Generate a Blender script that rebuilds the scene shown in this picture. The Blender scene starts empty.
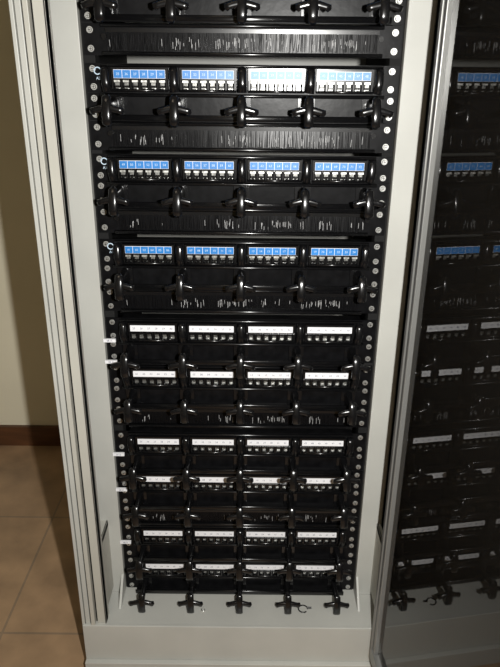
import bpy, math, random
from mathutils import Vector, Matrix
random.seed(4)
scene = bpy.context.scene
scene.view_settings.view_transform = 'Standard'
H0 = 1.18            # eye height; heights below are measured down from it
TRAY = 0.134

# ------------------------------------------------------------ materials
def mat(name, col, rough=0.5, metal=0.0, spec=0.5, var=0.0, vscale=30.0, stretch=(1,1,1), bump=0.0, coat=0.0):
    m = bpy.data.materials.new(name); m.use_nodes = True
    nt = m.node_tree; b = nt.nodes['Principled BSDF']
    b.inputs['Base Color'].default_value = (*col, 1)
    b.inputs['Roughness'].default_value = rough
    b.inputs['Metallic'].default_value = metal
    b.inputs['Specular IOR Level'].default_value = spec
    b.inputs['Coat Weight'].default_value = coat
    if var > 0 or bump > 0:
        tc = nt.nodes.new('ShaderNodeTexCoord'); mp = nt.nodes.new('ShaderNodeMapping')
        mp.inputs['Scale'].default_value = stretch
        no = nt.nodes.new('ShaderNodeTexNoise'); no.inputs['Scale'].default_value = vscale
        no.inputs['Detail'].default_value = 5
        nt.links.new(tc.outputs['Object'], mp.inputs['Vector'])
        nt.links.new(mp.outputs['Vector'], no.inputs['Vector'])
        if var > 0:
            cr = nt.nodes.new('ShaderNodeValToRGB')
            cr.color_ramp.elements[0].position = 0.3; cr.color_ramp.elements[1].position = 0.7
            cr.color_ramp.elements[0].color = (*[c*(1-var) for c in col], 1)
            cr.color_ramp.elements[1].color = (*[min(1, c*(1+var)) for c in col], 1)
            nt.links.new(no.outputs['Fac'], cr.inputs['Fac'])
            nt.links.new(cr.outputs['Color'], b.inputs['Base Color'])
        if bump > 0:
            bp = nt.nodes.new('ShaderNodeBump'); bp.inputs['Strength'].default_value = bump
            bp.inputs['Distance'].default_value = 0.002
            nt.links.new(no.outputs['Fac'], bp.inputs['Height'])
            nt.links.new(bp.outputs['Normal'], b.inputs['Normal'])
    return m

M = {}
M['steel']   = mat('black_powder_coat', (0.0045,0.0045,0.005), 0.31, spec=.12, var=0.4, vscale=60, bump=0.1)
M['plastic'] = mat('black_plastic', (0.005,0.005,0.0055), 0.20, spec=.55)
M['hole']    = mat('socket_dark', (0.002,0.002,0.002), 0.6, spec=.2)
M['contact'] = mat('socket_contacts', (0.50,0.50,0.47), 0.40, 0.85, var=0.6, vscale=160)
M['blue']    = mat('blue_label', (0.012,0.18,0.52), 0.40, spec=.6, var=0.12, vscale=25)
M['white']   = mat('white_label', (0.80,0.80,0.82), 0.4)
M['ink']     = mat('label_ink', (0.10,0.10,0.16), 0.6)
M['inkw']    = mat('label_ink_white', (0.55,0.68,0.80), 0.5)
M['screw']   = mat('zinc_screw', (0.75,0.75,0.72), 0.33, 0.85)
M['frame']   = mat('grey_beige_paint', (0.44,0.44,0.405), 0.42, var=0.06, vscale=9, bump=0.03)
M['frame2']  = mat('cream_paint', (0.44,0.43,0.38), 0.42, var=0.06, vscale=9)
M['gasket']  = mat('rubber_gasket', (0.03,0.028,0.025), 0.7)
M['alu']     = mat('aluminium_profile', (0.24,0.24,0.23), 0.32, 0.5)
M['bristle'] = mat('bristle_black', (0.004,0.004,0.0045), 0.28, spec=.13)
M['dust']    = mat('bristle_dusty', (0.36,0.36,0.36), 0.5)
M['inner']   = mat('cabinet_inside', (0.01,0.01,0.01), 0.8, spec=.2)

# ------------------------------------------------------------ mesh builder
class MB:
    def __init__(s, slots): s.v=[]; s.f=[]; s.m=[]; s.slots=slots; s.sm=[]
    def add(s, vs, fs, m, smooth=False):
        o=len(s.v); s.v += [tuple(v) for v in vs]
        for f in fs:
            s.f.append([i+o for i in f]); s.m.append(s.slots.index(m)); s.sm.append(smooth)
    def box(s, x0,x1,y0,y1,z0,z1,m,rot=None,c=None):
        vs=[(x,y,z) for x in (x0,x1) for y in (y0,y1) for z in (z0,z1)]
        if rot is not None:
            cc=Vector(c); vs=[tuple(rot@(Vector(v)-cc)+cc) for v in vs]
        s.add(vs,[(0,1,3,2),(4,6,7,5),(0,4,5,1),(2,3,7,6),(0,2,6,4),(1,5,7,3)],m)
    def cyl(s, c, r, d, axis, m, seg=12, r2=None):
        r2 = r if r2 is None else r2
        vs=[]
        for k,(t,rr) in enumerate(((-d/2,r),(d/2,r2))):
            for i in range(seg):
                a=2*math.pi*i/seg; p,q=rr*math.cos(a),rr*math.sin(a)
                v={'x':(t,p,q),'y':(p,t,q),'z':(p,q,t)}[axis]
                vs.append(tuple(v[j]+c[j] for j in range(3)))
        s.add(vs,[(i,(i+1)%seg,seg+(i+1)%seg,seg+i) for i in range(seg)],m,True)
        s.add(vs[:seg],[tuple(range(seg))[::-1]],m); s.add(vs[seg:],[tuple(range(seg))],m)
    def sweep(s, pts, radii, up, m, seg=10):
        P=[Vector(p) for p in pts]; U=Vector(up); vs=[]
        for i,p in enumerate(P):
            t=(P[min(i+1,len(P)-1)]-P[max(i-1,0)]).normalized()
            sd=t.cross(U).normalized(); u=sd.cross(t).normalized()
            for j in range(seg):
                a=2*math.pi*(j+.5)/seg
                ca,sa=math.cos(a),math.sin(a)
                q=.75
                cx=math.copysign(abs(ca)**q,ca); sx=math.copysign(abs(sa)**q,sa)
                vs.append(tuple(p+sd*cx*radii[i][0]+u*sx*radii[i][1]))
        n=len(P)
        s.add(vs,[(i*seg+j,i*seg+(j+1)%seg,(i+1)*seg+(j+1)%seg,(i+1)*seg+j) for i in range(n-1) for j in range(seg)]
              +[tuple(range(seg))[::-1],tuple(range((n-1)*seg,n*seg))],m,True)
    def prism(s, poly, x0, x1, m):
        n=len(poly); vs=[(x0,y,z) for y,z in poly]+[(x1,y,z) for y,z in poly]
        s.add(vs,[(i,(i+1)%n,n+(i+1)%n,n+i) for i in range(n)]+[tuple(range(n))[::-1],tuple(range(n,2*n))],m)
    def torus(s, c, R, r, m, axis='y', seg=24, k=8, arc=1.0):
        vs=[]; n=seg if arc>=1 else seg+1
        for i in range(n):
            a=2*math.pi*arc*i/seg
            for j in range(k):
                b=2*math.pi*j/k; q=R+r*math.cos(b); t=r*math.sin(b)
                v=(q*math.cos(a),t,q*math.sin(a)) if axis=='y' else (q*math.cos(a),q*math.sin(a),t)
                vs.append(tuple(v[l]+c[l] for l in range(3)))
        s.add(vs,[(i*k+j,((i+1)%n)*k+j,((i+1)%n)*k+(j+1)%k,i*k+(j+1)%k) for i in range(seg) for j in range(k)],m,True)
    def screw(s, x,y,z, r=0.0042):
        s.cyl((x,y-0.0006,z), r*1.15, 0.0012,'y','screw',14)
        s.cyl((x,y-0.0025,z), r*0.65, 0.003,'y','screw',14, r)
        s.box(x-r*.5,x+r*.5,y-0.0043,y-0.0040,z-.0004,z+.0004,'hole')
        s.box(x-.0004,x+.0004,y-0.0043,y-0.0040,z-r*.5,z+r*.5,'hole')
    def mesh(s, name):
        me=bpy.data.meshes.new(name); me.from_pydata(s.v,[],s.f)
        for n in s.slots: me.materials.append(M[n])
        me.polygons.foreach_set('material_index', s.m)
        me.polygons.foreach_set('use_smooth', s.sm)
        import bmesh
        bm=bmesh.new(); bm.from_mesh(me); bmesh.ops.recalc_face_normals(bm,faces=bm.faces); bm.to_mesh(me); bm.free()
        return me

def obj(name, data, loc=(0,0,0), parent=None, bevel=0):
    o=bpy.data.objects.new(name,data); scene.collection.objects.link(o); o.location=loc
    if parent: o.parent=parent
    if bevel:
        b=o.modifiers.new('bevel','BEVEL'); b.width=bevel; b.segments=2; b.limit_method='ANGLE'
    return o

_tc={}
def text_geo(t, size):
    key=(t,size)
    if key not in _tc:
        cu=bpy.data.curves.new('t','FONT'); cu.body=t; cu.size=size; cu.align_x='CENTER'; cu.align_y='CENTER'
        cu.resolution_u=2
        o=bpy.data.objects.new('t',cu); scene.collection.objects.link(o)
        bpy.context.view_layer.update()
        me=bpy.data.meshes.new_from_object(o.evaluated_get(bpy.context.evaluated_depsgraph_get()))
        _tc[key]=([tuple(v.co) for v in me.vertices],[tuple(p.vertices) for p in me.polygons])
        bpy.data.objects.remove(o); bpy.data.curves.remove(cu); bpy.data.meshes.remove(me)
    return _tc[key]
def put_text(mb,t,size,x,y,z,m):
    vs,fs=text_geo(t,size); mb.add([(v[0]+x,y,v[1]+z) for v in vs],fs,m)

HALF=0.2413
# ------------------------------------------------------------ patch panel (origin = label line)
def patch_mesh(kind, start, mark):
    mb=MB(['steel','plastic','hole','contact','blue','white','ink','inkw','screw'])
    zt,zb=0.0150,-0.0270
    mb.box(-HALF,HALF,-0.001,0.002,zb,zt,'steel')
    mb.box(-.215,.215,0.002,0.03,zb+.003,zt-.003,'steel')
    mb.sweep([(-.216,-.004,zt-.003),(.216,-.004,zt-.003)],[(.0025,.004)]*2,(0,1,0),'plastic',10)
    mb.box(-.216,.216,-0.006,0,zb,zb+.003,'steel')
    n=start
    for g in range(4):
        cx=-0.1575+0.105*g; w=0.0415
        mb.box(cx-w-.002,cx+w+.002,-0.012,0,0.0065,0.0095,'plastic')
        mb.box(cx-w-.002,cx+w+.002,-0.011,0,-0.0085,0.0065,'plastic')
        mb.sweep([(cx-w-.002,-.010,-.0235),(cx+w+.002,-.010,-.0235)],[(.0022,.004)]*2,(0,1,0),'plastic',10)
        mb.box(cx-w,cx+w,-0.003,-0.001,-0.0225,-0.0085,'hole')
        lw=.0395
        if kind=='blue':
            mb.box(cx-lw,cx+lw,-0.0118,-0.011,-0.0062,0.0062,'white')
            for k in range(6):
                x0=cx-lw+k*lw/3
                mb.box(x0+.0004,x0+lw/3-.0004,-0.0122,-0.0118,-0.0058,0.0056,'blue')
                put_text(mb,'%02d'%n,0.0052,x0+lw/6,-0.0124,-0.0002,'inkw'); n+=1
        else:
            mb.box(cx-lw,cx+lw,-0.0120,-0.011,-0.0062,0.0052,'white')
            for k in range(6):
                x0=cx-lw+k*lw/3
                put_text(mb,'%02d'%n,0.0050,x0+lw/6,-0.0122,-0.0006,'ink'); n+=1
        for k in range(7):
            x=cx-w+k*(2*w/6)
            mb.box(x-.0012,x+.0012,-0.013,-0.001,-0.0225,-0.0085,'plastic')
        for k in range(6):
            x=cx-w+(k+.5)*(2*w/6)
            mb.box(x-.0045,x+.0045,-0.0128,-0.006,-0.0118,-0.0088,'contact' if kind=='blue' else 'plastic')
            if kind=='blue': mb.box(x-.0036,x+.0036,-0.0100,-0.003,-0.0200,-0.0170,'plastic')
            mb.box(x-.0034,x+.0034,-0.006,-0.003,-0.0215,-0.0185,'contact')
            mb.box(x-.0022,x+.0022,-0.0125,-0.003,-0.0225,-0.0205,'plastic')
            for q in range(4):
                mb.box(x-.0028+q*.0016,x-.0022+q*.0016,-0.009,-0.003,-0.0165,-0.0125,'contact')
    for g in range(5):   # rounded ribs between modules
        cx=-0.21+0.105*g
        xx=cx*.985
        mb.sweep([(cx,-.010,.0105),(cx,-.013,.004),(cx,-.013,-.012),(xx,-.014,-.0255)],[(.0055,.004),(.0065,.006),(.0065,.006),(.0075,.006)],(0,1,0),'plastic',12)
    for sx in (-1,1):
        for z in (0.007,-0.019): mb.screw(sx*.2305,-0.001,z)
    if mark:
        mb.torus((-.2225,-0.0055,0.004),.0050,.0009,'inkw')
        put_text(mb,mark,0.006,-.2225,-0.0015,-0.007,'inkw')
    return mb.mesh('patch_panel_mesh')

# ------------------------------------------------------------ jumper hook manager
def manager_mesh():
    mb=MB(['steel','plastic','hole','screw'])
    h=.0205
    mb.box(-HALF,HALF,-0.001,0.002,-h,h,'steel')
    mb.sweep([(-.22,-.006,h-.003),(.22,-.006,h-.003)],[(.0028,.006)]*2,(0,1,0),'plastic',10)
    mb.box(-.22,.22,-0.018,0,-h,-h+.003,'steel')
    mb.sweep([(-.22,-.017,-h+.005),(.22,-.017,-h+.005)],[(.005,.002)]*2,(0,1,0),'plastic',10)
    for i in range(5):
        x=-.2+.1*i
        mb.box(x-.013,x+.013,-0.008,0,-.019,.019,'plastic')
        mb.sweep([(x,0,0),(x,-.012,-.001),(x,-.024,.002),(x,-.040,.004),(x,-.056,.004),(x,-.063,.002)],
                 [(.009,.017),(.0075,.015),(.0055,.009),(.0048,.0065),(.0055,.0065),(.004,.005)],(0,0,1),'plastic',12)
        mb.sweep([(x,-.058,.020),(x,-.061,.017),(x,-.064,.008),(x,-.066,-.002),(x,-.068,-.013),(x,-.067,-.020),(x,-.064,-.024)],
                 [(.003,.002),(.0065,.003),(.0070,.0038),(.0075,.0045),(.0070,.0038),(.0075,.0036),(.0035,.002)],(0,1,0),'plastic',12)
        mb.sweep([(x-.0245,-.062,-.0045),(x-.0225,-.063,-.0035),(x-.018,-.064,-.0015),(x-.008,-.064,.001),(x+.008,-.064,.001),(x+.018,-.064,-.0015),(x+.0225,-.063,-.0035),(x+.0245,-.062,-.0045)],
                 [(.002,.002),(.0055,.0045),(.0045,.0036),(.0052,.004),(.0052,.004),(.0045,.0036),(.0055,.0045),(.002,.002)],(0,1,0),'plastic',12)
    for sx in (-1,1):
        for z in (0.012,-0.012): mb.screw(sx*.2315,-0.001,z)
    return mb.mesh('cable_manager_mesh')

# ------------------------------------------------------------ brush strip panel
def brush_mesh(seed):
    r=random.Random(seed)
    mb=MB(['steel','plastic','hole','bristle','dust','screw'])
    h=.0225
    mb.box(-HALF,-.205,-0.001,0.002,-h,h,'steel'); mb.box(.205,HALF,-0.001,0.002,-h,h,'steel')
    mb.box(-.205,.205,-0.001,0.002,.012,h,'steel'); mb.box(-.205,.205,-0.001,0.002,-h,-.015,'steel')
    mb.sweep([(-.212,-.006,h-.003),(.212,-.006,h-.003)],[(.003,.005)]*2,(0,1,0),'plastic',10)
    mb.sweep([(-.212,-.006,-h+.003),(.212,-.006,-h+.003)],[(.003,.005)]*2,(0,1,0),'plastic',10)
    mb.box(-.206,.206,-0.006,-.001,.010,.0155,'plastic')
    mb.box(-.205,.205,.001,.0016,-.015,.012,'bristle')
    clumps=[(r.uniform(-.2,.2),r.uniform(.008,.022)) for _ in range(8)]
    n=560
    for i in range(n):
        x=-.204+.408*i/(n-1)+r.uniform(-.0003,.0003)
        L=r.uniform(.024,.027); a=r.gauss(0,.05); b=r.uniform(-.10,.03)
        near=any(abs(x-c)<w for c,w in clumps)
        zc=.010-L/2
        rot=Matrix.Rotation(a,3,'Y')@Matrix.Rotation(b,3,'X')
        mb.box(x-.0005,x+.0005,-.003,-.0022,zc-L/2,zc+L/2,'bristle',rot,(x,-.0025,.010))
        if r.random() < (.22 if near else .02):
            l2=r.uniform(.003,.013); z1=r.uniform(-.014+l2,.004)
            mb.box(x-.0003,x+.0003,-.0042,-.0034,z1-l2,z1,'dust',rot,(x,-.0035,.010))
    for sx in (-1,1):
        mb.cyl((sx*.209,-.004,.004),.004,.006,'y','plastic',14)
        for z in (0.013,-0.013): mb.screw(sx*.2305,-0.001,z)
    return mb.mesh('brush_panel_mesh')

man=manager_mesh()
rows=[(-.544,'b'),(-.404,'b'),(-.264,'b'),(-.123,'b'),(.0175,'b'),(.153,'b'),(.294,'b'),(.437,'w'),(.527,'w'),(.671,'w'),(.757,'w'),(.889,'w'),(.975,'w')]
pm={'b':[patch_mesh('blue',1+24*i,'A%d'%(i+1)) for i in range(3)], 'w':[patch_mesh('white',1+24*i,'') for i in range(2)]}
bm_=[brush_mesh(i) for i in range(3)]
labels=[r[0] for r in rows]
for i,(h,t) in enumerate(rows):
    me = pm['b'][i%3] if t=='b' else pm['w'][i%2]
    obj('patch_panel',me,(0,0,H0-h))
    obj('cable_manager',man,(0,0,H0-h-.0480))
    nxt=labels[i+1] if i+1<len(labels) else h+.088
    if nxt-h>.12:
        obj('brush_panel',bm_[i%3],(0,0,H0-h-.0690-.0232))

# ------------------------------------------------------------ cabinet
cab=bpy.data.objects.new('server_cabinet',None); scene.collection.objects.link(cab)
ZT=1.95
def part(name, build, slots=('frame','frame2','gasket','inner','screw','hole','white','ink','alu'), bevel=0.0012):
    mb=MB(list(slots)); build(mb); return obj(name,mb.mesh(name),(0,0,0),cab,bevel)

def rails(mb):
    for s in (-1,1):
        a,b=sorted((s*.2445,s*.287)); mb.box(a,b,-.012,.003,TRAY,ZT,'frame')
        a,b=sorted((s*.284,s*.287)); mb.box(a,b,-.012,.03,TRAY,ZT,'frame')
        a,b=sorted((s*.226,s*.2445)); mb.box(a,b,.0022,.03,TRAY,ZT,'inner')
part('mounting_rails',rails)

def corners(mb):
    for s in (-1,1):
        def bx(x0,x1,y0,y1,m,z0=TRAY-.03,z1=ZT):
            a,b=sorted((s*x0,s*x1)); mb.box(a,b,y0,y1,z0,z1,m)
        i0 = .267 if s<0 else .277
        bx(i0,.2845,-.096,-.080,'frame2')
        bx(.2845,.2885,-.090,-.080,'hole')
        bx(.2885,.296,-.103,-.080,'frame2')
        bx(.296,.2995,-.094,-.080,'gasket')
        bx(.2995,.308,-.098,-.075,'frame')
        bx(.308,.3095,-.090,-.075,'hole')
        bx(.3095,.315,-.100,-.075,'frame')
        bx(i0,i0+.003,-.096,-.070,'frame2')
part('corner_posts',corners)

def sides(mb):
    for s in (-1,1):
        a,b=sorted((s*.309,s*.314)); mb.box(a,b,-.078,.72,.04,ZT,'frame')
        a,b=sorted((s*.305,s*.309)); mb.box(a,b,-.078,.72,.14,ZT-.01,'inner')  # near-black lining: shade of the unlit interior put into its colour
    mb.box(-.314,.314,.72,.725,.04,ZT,'frame')
    mb.box(-.314,.314,-.098,.725,ZT,ZT+.03,'frame')
part('side_panels',sides)

def base(mb):
    mb.box(-.309,.309,-.100,.72,TRAY-.006,TRAY-.0005,'frame')
    mb.box(-.314,.314,-.104,-.098,.0,TRAY+.001,'frame')
    mb.box(-.314,.314,-.115,-.104,.0,.045,'frame')
    mb.box(-.314,-.309,-.098,.72,0,.05,'frame'); mb.box(.309,.314,-.098,.72,0,.05,'frame')
    mb.box(-.314,.314,.715,.72,0,.05,'frame')
part('base_plinth',base)

def brackets(mb):
    for s in (-1,1):
        for z in (.31,1.75):
            o=.0 if s<0 else .009
            a,b=sorted((s*(.268+o),s*.285)); mb.box(a,b,-.08,-.010,z,z+.012,'frame2')
            a,b=sorted((s*(.268+o),s*(.272+o))); mb.box(a,b,-.08,-.010,z-.16,z+.012,'frame2')
        a,b=sorted((s*.2445,s*.250))
        mb.prism([(-.012,TRAY),(-.06,TRAY),(-.012,TRAY+.05)],a,b,'frame')
part('frame_brackets',brackets)

def tags(mb):
    for h in (.461,.503,.700,.782,.912):
        mb.box(-.246,-.224,-.0145,-.010,H0-h-.003,H0-h+.003,'white')
        put_text(mb,'08 A',.005,-.235,-.0147,H0-h,'ink')
part('rail_tags',tags,bevel=0)

mb=MB(['plastic','screw'])
mb.torus((0,0,0),.0095,.0013,'plastic','z',arc=.86); mb.cyl((.013,.002,.001),.0020,.009,'x','plastic',10)
obj('cable_clip',mb.mesh('cable_clip'),(.132,-.054,TRAY+.0009))
mb=MB(['screw']); mb.torus((0,0,0),.003,.0014,'screw','z',16)
obj('steel_washer',mb.mesh('steel_washer'),(-.075,-.060,TRAY+.0009))

# ------------------------------------------------------------ glass door (hinged right, standing open)
M['glass']=bpy.data.materials.new('tinted_glass'); g=M['glass']; g.use_nodes=True
nt=g.node_tree; nt.nodes.clear()
out=nt.nodes.new('ShaderNodeOutputMaterial'); mx=nt.nodes.new('ShaderNodeMixShader'); mx2=nt.nodes.new('ShaderNodeMixShader')
tr=nt.nodes.new('ShaderNodeBsdfTransparent'); tr.inputs[0].default_value=(.64,.58,.50,1)
gl=nt.nodes.new('ShaderNodeBsdfGlossy'); gl.inputs['Roughness'].default_value=.012
gl.inputs[0].default_value=(.88,.88,.88,1)
df=nt.nodes.new('ShaderNodeBsdfDiffuse'); df.inputs[0].default_value=(.5,.45,.38,1)
fr=nt.nodes.new('ShaderNodeFresnel'); fr.inputs[0].default_value=1.5
nt.links.new(fr.outputs[0],mx.inputs[0]); nt.links.new(tr.outputs[0],mx.inputs[1]); nt.links.new(gl.outputs[0],mx.inputs[2])
mx2.inputs[0].default_value=.013   # greyish glare haze of the pane, painted as a weak diffuse layer
nt.links.new(mx.outputs[0],mx2.inputs[1]); nt.links.new(df.outputs[0],mx2.inputs[2]); nt.links.new(mx2.outputs[0],out.inputs[0])

door=bpy.data.objects.new('glass_door',None); scene.collection.objects.link(door)
door.location=(.275,-.112,0); A=5
door.rotation_euler=(0,0,math.radians(-90+A))
W=.57; zb,zt=.10,1.93
mb=MB(['frame','alu','gasket','hole'])
mb.box(0,.010,-.011,.011,zb,zt,'alu'); mb.box(.010,.013,-.007,.007,zb,zt,'gasket'); mb.box(.013,.022,-.009,.009,zb,zt,'alu')
mb.box(W-.03,W,-.011,.011,zb,zt,'alu'); mb.box(0,W,-.011,.011,zt-.03,zt,'alu'); mb.box(0,W,-.011,.011,zb-.03,zb,'alu')
obj('door_frame',mb.mesh('door_frame'),(0,0,0),door,.0015)
mb=MB(['glass']); mb.box(.02,W-.028,-.0005,.0005,zb,zt-.028,'glass')
obj('glass_pane',mb.mesh('glass_pane'),(0,0,0),door)
mb=MB(['plastic','screw']); mb.box(W-.027,W-.005,.011,.019,1.0,1.14,'plastic'); mb.box(W-.022,W-.010,.019,.033,1.03,1.10,'plastic'); mb.cyl((W-.016,.021,1.12),.006,.004,'y','screw',16)
obj('door_handle',mb.mesh('door_handle'),(0,0,0),door,.002)
mb=MB(['alu'])
for z in (.25,1.0,1.75): mb.cyl((-.004,0,z),.006,.06,'z','alu',14)
obj('hinges',mb.mesh('hinges'),(0,0,0),door)

# ------------------------------------------------------------ room
def plane_box(name,x0,x1,y0,y1,z0,z1,m):
    M[m.name]=m; mb=MB([m.name]); mb.box(x0,x1,y0,y1,z0,z1,m.name); return obj(name,mb.mesh(name))
wallm=mat('wall_paint',(0.80,0.75,0.58),.8,var=.05,vscale=3,bump=.05)
woodm=mat('brown_skirting',(0.10,0.04,0.015),.5,var=.3,vscale=8,stretch=(1,1,8))
woodt=mat('brown_wood_trim',(0.30,0.14,0.03),.5,var=.4,vscale=6,stretch=(8,8,.6))
ceilm=mat('ceiling_paint',(0.6,0.6,0.56),.9)
fl=bpy.data.materials.new('floor_tiles'); fl.use_nodes=True; nt=fl.node_tree; b=nt.nodes['Principled BSDF']
tc=nt.nodes.new('ShaderNodeTexCoord'); mp=nt.nodes.new('ShaderNodeMapping'); mp.inputs['Location'].default_value=(.13,.0,0)
br=nt.nodes.new('ShaderNodeTexBrick'); br.offset=0; br.inputs['Scale'].default_value=1
br.inputs['Brick Width'].default_value=.4; br.inputs['Row Height'].default_value=.4; br.inputs['Mortar Size'].default_value=.003
br.inputs['Color1'].default_value=(.36,.235,.135,1); br.inputs['Color2'].default_value=(.33,.215,.125,1); br.inputs['Mortar'].default_value=(.24,.17,.11,1)
no=nt.nodes.new('ShaderNodeTexNoise'); no.inputs['Scale'].default_value=9; no.inputs['Detail'].default_value=6
mi=nt.nodes.new('ShaderNodeMix'); mi.data_type='RGBA'; mi.blend_type='OVERLAY'; mi.inputs[0].default_value=.7
nt.links.new(tc.outputs['Object'],mp.inputs[0]); nt.links.new(mp.outputs[0],br.inputs[0]); nt.links.new(tc.outputs['Object'],no.inputs[0])
nt.links.new(br.outputs['Color'],mi.inputs[6]); nt.links.new(no.outputs['Fac'],mi.inputs[7]); nt.links.new(mi.outputs[2],b.inputs['Base Color'])
b.inputs['Roughness'].default_value=.4
plane_box('floor',-2,2,-2.6,.78,-.05,0,fl)
plane_box('wall_back',-2,2,.78,.86,0,2.7,wallm)
plane_box('wall_left',-2.08,-2,-2.6,.86,0,2.7,wallm)
plane_box('wall_right',2,2.08,-2.6,.86,0,2.7,wallm)
plane_box('wall_front',-2,2,-2.68,-2.6,0,2.7,wallm)
plane_box('ceiling',-2,2,-2.6,.86,2.7,2.75,ceilm)
plane_box('baseboard_back',-2,2,.765,.78,0,.07,woodm)
plane_box('trim_1',.60,.69,.74,.765,0,2.2,woodt)

# ------------------------------------------------------------ camera + flash
cam=bpy.data.cameras.new('camera'); co=bpy.data.objects.new('camera',cam); scene.collection.objects.link(co)
cam.sensor_fit='VERTICAL'; cam.sensor_height=36; cam.sensor_width=27; cam.lens=35.1; cam.clip_start=.02
P=22.6
co.location=(.016,-1.081,H0)
co.rotation_euler=(Matrix.Rotation(math.radians(90-P),3,'X')@Matrix.Rotation(math.radians(.6),3,'Z')).to_euler()
scene.camera=co
L=bpy.data.lights.new('camera_flash','AREA'); L.shape='DISK'; L.size=.025; L.energy=20; L.color=(1,.985,.95)
lo=bpy.data.objects.new('camera_flash',L); scene.collection.objects.link(lo)
lo.location=(.016+.115,-1.085,H0+.01); lo.rotation_euler=(math.radians(90-P),0,0)
L=bpy.data.lights.new('ceiling_lamp','AREA'); L.size=.5; L.energy=2.5; L.color=(1,.82,.6)  # unseen overhead fill, added for weak ambient light
lo=bpy.data.objects.new('ceiling_lamp',L); scene.collection.objects.link(lo); lo.location=(-.6,-1.3,2.68)
w=bpy.data.worlds.new('world'); scene.world=w; w.use_nodes=True
w.node_tree.nodes['Background'].inputs[0].default_value=(.5,.5,.5,1); w.node_tree.nodes['Background'].inputs[1].default_value=.03
